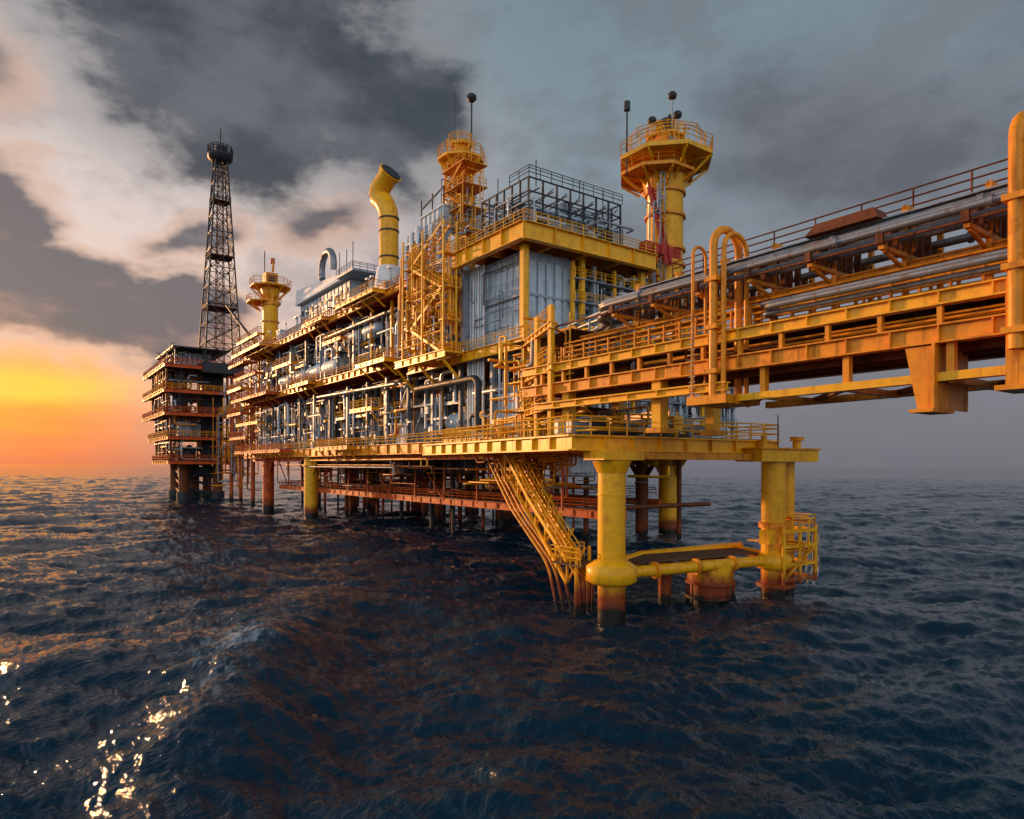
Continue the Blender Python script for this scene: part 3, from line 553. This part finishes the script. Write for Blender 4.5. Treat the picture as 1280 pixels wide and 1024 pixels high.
for o in (0,.6,1.3): g('riser_conduits','ora').pipe([(50-o,33.2+o*.5,14.2),(50-o,33+o*.5,10.8-o),(43,30.6+o,6.8-o*.5),(37,29.6+o,3.2-o*.4),(36,29.6+o,0)],.1,8,1.2)
g('riser_trusses','yel').beam((50,34,11),(35,29.6,2.2),.2,.3); g('riser_trusses','yel').beam((50,35.6,11),(35,31.2,2.2),.2,.3); g('riser_trusses','ora').beam((50,34,13.4),(35,29.6,4.6),.12)
for i in range(40): mroute(g('riser_pipes',random.choice(['yel','ora'])),(R(42,53),R(32,37),R(8,14)),[(42,54),(32,38),(8,15)],4,.09)
for p in ((33.6,29.2),(34.8,31.4)): g('ladder_posts','yel').tube((p[0],p[1],.3),(p[0],p[1],4.6),.12,8)
g('ladder_landing','grt').box(33,36,29,32,3.5,3.6); rail(g('ladder_rails','yel'),[(36,32,3.6),(36,29,3.6),(33,29,3.6)],1.1,1,.045)
g.done()
# ================================================================== DERRICK PLATFORM
g=Group('drilling_derrick_platform',(222,41,0))
for (u,v) in ((212,37),(226,37),(212,46),(226,46),(219,41)): g('legs','rst').tube((u,v,-5),(u,v,12),1.4,16); g('leg_base','drk').tube((u,v,-5),(u,v,2.4),1.9,16)
g('base_block','drk').box(213,225,37,46,6.5,9.5)
for k in range(4): 
    g('leg_braces','rst').tube((212,37,1+k*2.6),(226,37,3.6+k*2.6),.4,8); g('leg_braces','drk').tube((212,37,3.6+k*2.6),(212,46,1+k*2.6),.4,8)
dz=[(11.2,206,234,32,50),(18,207,243,32,50),(24.6,206,248,31,50),(31,207,247,31,50),(37.8,206,246,31,50)]
for i,(z,a,b_,c,d) in enumerate(dz):
    g('decks','rst').box(a,b_,c,d,z-.4,z-.05); ibeam(g('deck_edge','ora'),(a,c,z),(b_,c,z),1.0,.6,3); ibeam(g('deck_edge','rdo'),(a,c,z+.01),(a,d,z+.01),1.0,.6,3)
    rail(g('deck_rails','ora' if i%2 else 'rdo'),[(a,d,z),(a,c,z),(b_,c,z),(b_,d,z)],1.5,2,.09)
    if i<4:
        H=dz[i+1][0]-z
        for u in np.arange(209,230,5.2):
            t=random.random(); vv=c+R(1.5,7)
            if t<.6: panelbox(g,'equipment',random.choice(['gry','drk','pan','pan','rst']),u,u+R(2,3.4),vv,vv+3,z,z+H*R(.35,.9),1,.1)
            else: vessel_v(g,'equipment_vessel',random.choice(['gry','sil','drk']),u+1,vv+1,z,z+H*R(.5,.9),R(.6,1.2))
        for k in range(44): mroute(g('pipes',random.choice(['gry','drk','rst','ora','sil','pan'])),(R(a,232),R(c,c+5),R(z,z+H)),[(a,235),(c,c+14),(z,z+H-.5)],3,R(.09,.26))
        for u in (208,213,220,227,233): 
            for v in (c+.6,d-1.5): g('deck_posts','rst').box(u-.3,u+.3,v,v+.6,z,z+H-.9); 
        g('deck_braces','rst').tube((213,c+.9,z),(220,c+.9,z+H-.9),.2,6); g('deck_braces','rst').tube((234,c+.5,z-.5),(b_-3,c+.5,z-.9),.2,6)
        g('deck_core','drk').box(214,221,42,48,z,z+H-.6)
        for k in range(18): u=R(234,b_ if b_>236 else 240); vv=R(32,40); g('deck_stores',random.choice(['drk','rst','gry'])).box(u,u+.6,vv,vv+.7,z,z+R(.9,1.9))
for u0,u1,z0,z1,m in ((211,220,37.8,42.0,'gry'),(222,229,37.8,41,'gry'),(231,238,37.8,40.4,'drk')): panelbox(g,'drill_house',m,u0,u1,35,44,z0,z1,1.2,.15,'drk')
g('drill_roof','drk').box(206,236,33,48,42.5,42.8); g('derrick_substructure','drk').box(205,216,40.5,51.5,36,38.9)
for i in range(40): mroute(g('drill_pipes',random.choice(['gry','drk','rst','sil'])),(R(206,240),R(32,40),R(38,43)),[(206,242),(32,44),(38,44)],3,.15)
lattice(g('derrick_lattice','drk'),210.3,46,38.9,99,9.8,3.0,12,.24,.12); lattice(g('derrick_inner','rst'),210.3,46,38.9,97,2.4,1.3,18,.09,.06)
for z,w in ((55,8),(70,6.5),(86,4.8)): g('derrick_stage','rst').box(210.3-w/2,210.3+w/2,46-w/2,46+w/2,z,z+.25); rail(g('derrick_rails','drk'),[(210.3-w/2,46+w/2,z),(210.3-w/2,46-w/2,z),(210.3+w/2,46-w/2,z)],1.4,1.5,.07)
g('crown_block','drk').sweep([(210.3,46,97.6),(210.3,46,98.4),(210.3,46,99.8)],[2.0,3.3,3.5],14); g('crown_block','drk').box(208.8,211.8,44.6,47.4,99.8,102.2); rail(g('crown_rails','drk'),[(210.3+3.4*math.cos(a),46+3.4*math.sin(a),99.8) for a in np.linspace(0,2*math.pi,9)],2.2,1.2,.11)
g('crown_mast','drk').tube((210.3,46,101),(210.3,46,107.5),.16,6)
for z in (13.2,25.): 
    for v in (45,49): ibeam(g('gangway','ora'),(169.5,v,z),(206,v,z),1.0,.5,3); rail(g('gangway_rails','ora'),[(169.5,v,z),(206,v,z)],1.3,2,.07)
for k in range(9): u=170+k*4; g('gangway_truss','ora').tube((u,45,13),(u+4,45,16.5),.15,6); g('gangway_truss','ora').tube((u+4,45,16.5),(u+4,45,13),.15,6)
g('gangway_truss','ora').tube((170,45,16.5),(206,45,16.5),.2,6)
for k in range(40): mroute(g('gangway_pipes',random.choice(['ora','rdo','rst','gry'])),(R(172,206),R(42,48),R(5,30)),[(172,207),(42,49),(3,33)],4,R(.1,.2))
for u in (178,190,200): g('gangway_legs','rdo').tube((u,47,-4),(u,47,25),.5,10)
g.done()
# ================================================================== SEA
def tile(L,N,lp,std,seed,wd,spread=2,pw=3.3):
    rng=np.random.RandomState(seed); k=2*np.pi*np.fft.fftfreq(N,L/N); kx,ky=np.meshgrid(k,k,indexing='ij'); kk=np.hypot(kx,ky); kk[0,0]=1
    kp=2*np.pi/lp; c=(kx*math.cos(wd)+ky*math.sin(wd))/kk
    S=np.exp(-1.0*(kp/kk)**2)/kk**pw*(0.10+np.abs(c)**spread); S[0,0]=0
    h=(rng.randn(N,N)+1j*rng.randn(N,N))*np.sqrt(S)
    H=np.fft.ifft2(h); sc=std/np.real(H).std()
    Z=np.real(H)*sc; DX=np.real(np.fft.ifft2(h*-1j*kx/kk))*sc; DY=np.real(np.fft.ifft2(h*-1j*ky/kk))*sc
    return L,N,Z,DX,DY
def samp(T,arr,x,y,rot):
    L,N=T[0],T[1]; c,s=math.cos(rot),math.sin(rot); X=(x*c-y*s)/L*N; Y=(x*s+y*c)/L*N
    i=np.floor(X).astype(int); j=np.floor(Y).astype(int); fx=X-i; fy=Y-j; i0=i%N;i1=(i+1)%N;j0=j%N;j1=(j+1)%N
    return arr[i0,j0]*(1-fx)*(1-fy)+arr[i1,j0]*fx*(1-fy)+arr[i0,j1]*(1-fx)*fy+arr[i1,j1]*fx*fy
fine=np.radians(np.linspace(-52,52,1050)); rest=np.radians(np.linspace(52,308,130))[1:-1]
th=np.concatenate([fine,rest]); NT=len(th)
rr=np.concatenate([[0.5,4,8,11],np.exp(np.linspace(math.log(13),math.log(700),620)),np.exp(np.linspace(math.log(700),math.log(30000),70))[1:]]); NR=len(rr)
RR,TH=np.meshgrid(rr,th,indexing='ij'); X=RR*np.sin(TH);Y=RR*np.cos(TH)
T1=tile(230,512,30,.37,3,math.radians(-60),3,3.8); T2=tile(41,512,4.5,.075,5,math.radians(-35),1.5,3.2)
f1=1/(1+(RR/900)**2); f2=1/(1+(RR/300)**2)
Z=samp(T1,T1[2],X,Y,.3)*f1+samp(T2,T2[2],X,Y,1.1)*f2
DX=samp(T1,T1[3],X,Y,.3)*f1*.8; DY=samp(T1,T1[4],X,Y,.3)*f1*.8
wy=np.clip(Y,0,200); wx=-10.0-3.5*np.sin((wy-18)/22.0)
dd=(X-wx); amp=np.exp(-((wy-32)/19)**2)*(Y>0)
Z+=amp*(1.15*np.exp(-(dd/3.0)**2)-.9*np.exp(-((dd-6.5)/4.5)**2)+.3*np.exp(-((dd+9)/3)**2))
foam=amp*np.exp(-((dd+1.0)/3.2)**2)*.85
hz=samp(T1,T1[2],X,Y,.3)
foam=foam+np.clip((hz-.45)*.8,0,.35)*f2
# white water washing round the piles
piles=[(u,v,r) for (u,v,r,m_) in LEGS]+[(A[0],A[1],.9),(Bp[0],Bp[1],.9),tuple(J(LW+1.75,.5,0)[:2])+(.6,),tuple(J(9.6,1.2,0)[:2])+(1.5,)]
for (u,v,r) in piles:
    px,py,_=Wp((u,v,0)); d2=np.hypot(X-px-.4,Y-py+.2); foam=foam+.85*np.exp(-(np.maximum(d2-r,0)/(.7+r*.4))**2)
foam=np.clip(foam,0,1)
me=bpy.data.meshes.new('sea')
co=np.stack([X+DX,Y+DY,Z],-1).reshape(-1,3)
idx=np.arange(NR*NT).reshape(NR,NT); a=idx[:-1]; b=idx[1:]
a2=np.roll(a,-1,1); b2=np.roll(b,-1,1)
F=np.stack([a,a2,b2,b],-1).reshape(-1,4)
F=F[:, ::-1]
me.vertices.add(len(co)); me.vertices.foreach_set('co',co.ravel()); me.loops.add(F.size); me.loops.foreach_set('vertex_index',F.ravel().astype(np.int32))
me.polygons.add(len(F)); me.polygons.foreach_set('loop_start',np.arange(0,F.size,4,dtype=np.int32)); me.polygons.foreach_set('loop_total',np.full(len(F),4,np.int32))
me.polygons.foreach_set('use_smooth',np.ones(len(F),bool)); me.update(); me.validate()
at=me.attributes.new('foam','FLOAT','POINT'); at.data.foreach_set('value',foam.ravel().astype(np.float32))
sea=bpy.data.objects.new('sea',me); scene.collection.objects.link(sea)
m,nt,p=mk('sea_water')
ge=nt.nodes.new('ShaderNodeNewGeometry'); pos=ge.outputs['Position']
p.inputs['IOR'].default_value=1.31
p.inputs['Specular Tint'].default_value=(.78,.90,1.0,1)
fo=nt.nodes.new('ShaderNodeAttribute'); fo.attribute_name='foam'
nf=noise(nt,pos,1.6,8,.74,(1.0,.4,1))
th_=nmath(nt,'SUBTRACT',.86,nmath(nt,'MULTIPLY',fo.outputs['Fac'],.40))
ff=nmath(nt,'MULTIPLY',nmath(nt,'SUBTRACT',nf,th_),7,clamp=True)
ff=nmath(nt,'MULTIPLY',ff,.6)
nt.links.new(mixc(nt,ff,(0.0015,0.021,0.042),(.36,.44,.50)),p.inputs['Base Color'])
nt.links.new(nmath(nt,'ADD',nmath(nt,'MULTIPLY',ff,.5),.05),p.inputs['Roughness'])
mp=nt.nodes.new('ShaderNodeMapping'); mp.inputs['Rotation'].default_value=(0,0,math.radians(30)); nt.links.new(pos,mp.inputs[0])
h1=noise(nt,mp.outputs[0],1.7,5,.64,(1.,.38,1)); h2=noise(nt,mp.outputs[0],8.,3,.6,(1,.5,1)); h3=noise(nt,mp.outputs[0],.33,2,.5,(1,.45,1))
hh=nmath(nt,'ADD',nmath(nt,'ADD',nmath(nt,'MULTIPLY',h1,1.1),nmath(nt,'MULTIPLY',h2,.17)),nmath(nt,'MULTIPLY',h3,2.4))
bp=nt.nodes.new('ShaderNodeBump'); bp.inputs['Strength'].default_value=.75; bp.inputs['Distance'].default_value=.20
nt.links.new(hh,bp.inputs['Height']); nt.links.new(bp.outputs[0],p.inputs['Normal'])
me.materials.append(m)
# ================================================================== SKY
w=bpy.data.worlds.new('World'); scene.world=w; w.use_nodes=True; nt=w.node_tree; nt.nodes.clear()
out=nt.nodes.new('ShaderNodeOutputWorld'); bg=nt.nodes.new('ShaderNodeBackground'); nt.links.new(bg.outputs[0],out.inputs[0])
tc=nt.nodes.new('ShaderNodeTexCoord'); D=tc.outputs['Generated']
sp=nt.nodes.new('ShaderNodeSeparateXYZ'); nt.links.new(D,sp.inputs[0])
az=nmath(nt,'MULTIPLY',nmath(nt,'ARCTAN2',sp.outputs[0],sp.outputs[1]),57.2958)
el=nmath(nt,'MULTIPLY',nmath(nt,'ARCSINE',sp.outputs[2]),57.2958)
nA=noise(nt,D,3.0,5,.55,(1,1,1.6)); nB=noise(nt,D,2.6,5,.55,(-1.3,1.2,2.1)); nC=noise(nt,D,5.5,8,.6,(1,1,2.0)); nD=noise(nt,D,2.1,4,.55,(1.1,.9,2.6)); nE=noise(nt,D,3.0,6,.6,(1.2,1.2,9.0))
azd=nmath(nt,'ADD',az,nmath(nt,'MULTIPLY',nmath(nt,'SUBTRACT',nA,.5),18)); eld=nmath(nt,'ADD',el,nmath(nt,'MULTIPLY',nmath(nt,'SUBTRACT',nB,.5),11))
def ramp(x,stops,lo,hi):
    t=nt.nodes.new('ShaderNodeMapRange'); nt.links.new(x,t.inputs[0]); t.inputs[1].default_value=lo;t.inputs[2].default_value=hi
    r=nt.nodes.new('ShaderNodeValToRGB'); nt.links.new(t.outputs[0],r.inputs[0]); e=r.color_ramp.elements
    while len(e)<len(stops): e.new(.5)
    for k,(pp,c) in enumerate(stops): e[k].position=(pp-lo)/(hi-lo); e[k].color=(*c,1)
    return r.outputs[0]
rag=nmath(nt,'MULTIPLY',nmath(nt,'SUBTRACT',nC,.5),1.7)
def blob(a0,e0,rx,ry,rot=0,soft=.36):
    c,s=math.cos(math.radians(rot)),math.sin(math.radians(rot)); dx=nmath(nt,'SUBTRACT',azd,a0); dy=nmath(nt,'SUBTRACT',eld,e0)
    X=nmath(nt,'ADD',nmath(nt,'MULTIPLY',dx,c/rx),nmath(nt,'MULTIPLY',dy,s/rx)); Y=nmath(nt,'ADD',nmath(nt,'MULTIPLY',dx,-s/ry),nmath(nt,'MULTIPLY',dy,c/ry))
    d=nmath(nt,'SQRT',nmath(nt,'ADD',nmath(nt,'MULTIPLY',X,X),nmath(nt,'MULTIPLY',Y,Y)))
    d=nmath(nt,'ADD',d,rag)
    return sstep(nt,d,1+soft*.8,1-soft)
right=ramp(el,[(0,(.160,.158,.195)),(4,(.195,.185,.22)),(12,(.24,.245,.285)),(24,(.23,.295,.335)),(36,(.17,.245,.29)),(60,(.09,.13,.17)),(90,(.07,.10,.14))],0,90)
left=ramp(el,[(0,(.46,.21,.17)),(3,(.64,.32,.22)),(7,(.80,.49,.37)),(12,(.86,.64,.54)),(19,(.72,.60,.56)),(27,(.46,.44,.44)),(38,(.30,.32,.35)),(60,(.10,.13,.17)),(90,(.07,.10,.14))],0,90)
L=sstep(nt,nmath(nt,'ADD',az,nmath(nt,'MULTIPLY',nmath(nt,'SUBTRACT',nD,.5),14)),6,-22)
base=mixc(nt,L,right,left)
eg=nmath(nt,'ADD',el,nmath(nt,'MULTIPLY',nmath(nt,'SUBTRACT',nE,.5),4.0))
glow=ramp(eg,[(0,(.72,.16,.07)),(1.8,(1.0,.22,.045)),(3.6,(1.35,.36,.025)),(5.4,(1.55,.62,.05)),(7.2,(1.15,.46,.10)),(9.5,(.88,.52,.33))],0,20)
gm=nmath(nt,'MULTIPLY',sstep(nt,azd,-20,-35),sstep(nt,eld,10.5,6))
base=mixc(nt,gm,base,glow)
def mx(*a):
    r=a[0]
    for x in a[1:]: r=nmath(nt,'MAXIMUM',r,x)
    return r
big=mx(blob(-20.5,28.5,12.5,9),blob(-11.3,25.5,6.8,6),blob(-18,38,14,7))
lft=mx(blob(-33.8,11.8,10,4.2,-12),blob(-37.5,16.5,5,4.5,-30),blob(-25.5,10.6,7,2.8,-5),blob(-52,20,10,6),blob(-25,16.5,3.5,1.4,20,.7),blob(-15,18,5,1.7,10,.7),blob(-38,26,4,3,0,.8))
rgt=mx(blob(26,23.5,13,5.5,-6,.7),blob(4,17,7,3.5,0,.8),blob(48,30,14,9,0,.9),blob(12,38,12,3,0,.9))
det=sstep(nt,nC,.36,.64)
cb=mixc(nt,det,(.040,.047,.060),(.125,.13,.15)); cl=mixc(nt,sstep(nt,nmath(nt,'ADD',nC,nmath(nt,'MULTIPLY',nmath(nt,'SUBTRACT',eld,12),-.02)),.40,.66),(.110,.095,.11),(.52,.27,.19)); cr=mixc(nt,det,(.092,.088,.11),(.145,.14,.17))
col_=mixc(nt,nmath(nt,'MULTIPLY',rgt,.82),base,cr)
wis=nmath(nt,'MULTIPLY',sstep(nt,nC,.46,.64),.6); col_=mixc(nt,nmath(nt,'MULTIPLY',wis,sstep(nt,gm,.6,0)),col_,mixc(nt,L,(.165,.17,.19),(.36,.31,.305)))
def rim(mask,k): return nmath(nt,'MULTIPLY',nmath(nt,'MULTIPLY',mask,nmath(nt,'SUBTRACT',1.0,mask)),nmath(nt,'MULTIPLY',L,k))
col_=mixc(nt,nmath(nt,'MULTIPLY',lft,.92),col_,cl); col_=mixc(nt,rim(lft,1.4),col_,(1.05,.66,.46))
col_=mixc(nt,nmath(nt,'MULTIPLY',big,.96),col_,cb); col_=mixc(nt,rim(big,.9),col_,(.66,.60,.57))
back_fill=sstep(nt,nmath(nt,'ABSOLUTE',nmath(nt,'SUBTRACT',az,10)),75,125); back_fill=nmath(nt,'MULTIPLY',back_fill,sstep(nt,el,70,40))  # unseen sky behind the camera, brightened as added fill light on the rig
col_=mixc(nt,back_fill,col_,ramp(el,[(0,(.74,.74,.78)),(15,(1.14,1.14,1.17)),(40,(.90,.98,1.10)),(60,(.15,.19,.23)),(90,(.07,.09,.12))],0,90))
sky=nt.nodes.new('ShaderNodeTexSky'); sky.sky_type='NISHITA'; sky.sun_disc=False; sky.sun_elevation=math.radians(8); sky.sun_rotation=math.radians(-53)
col_=mixc(nt,1.0,col_,mixc(nt,1.0,sky.outputs[0],(.006,.006,.006),'MULTIPLY'),'ADD')
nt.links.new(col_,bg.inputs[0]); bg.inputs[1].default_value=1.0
# ================================================================== SUN + CAMERA
sl=bpy.data.lights.new('sun','SUN'); sl.energy=4.2; sl.angle=math.radians(2); sl.color=(1.0,.50,.20)
so=bpy.data.objects.new('sun',sl); scene.collection.objects.link(so)
a=math.radians(-53); e=math.radians(8); dv=Vector((math.sin(a)*math.cos(e),math.cos(a)*math.cos(e),math.sin(e))); so.rotation_euler=dv.to_track_quat('Z','Y').to_euler(); so.location=dv*200
cam=bpy.data.cameras.new('camera'); co_=bpy.data.objects.new('camera',cam); scene.collection.objects.link(co_)
cam.lens=24; cam.sensor_width=36; cam.shift_y=71/1280; cam.clip_end=60000; cam.clip_start=.1
co_.location=(0,0,10); co_.rotation_euler=(math.radians(90),math.radians(-.25),0); scene.camera=co_
scene.view_settings.view_transform='Standard'; scene.view_settings.look='None'; scene.view_settings.exposure=0
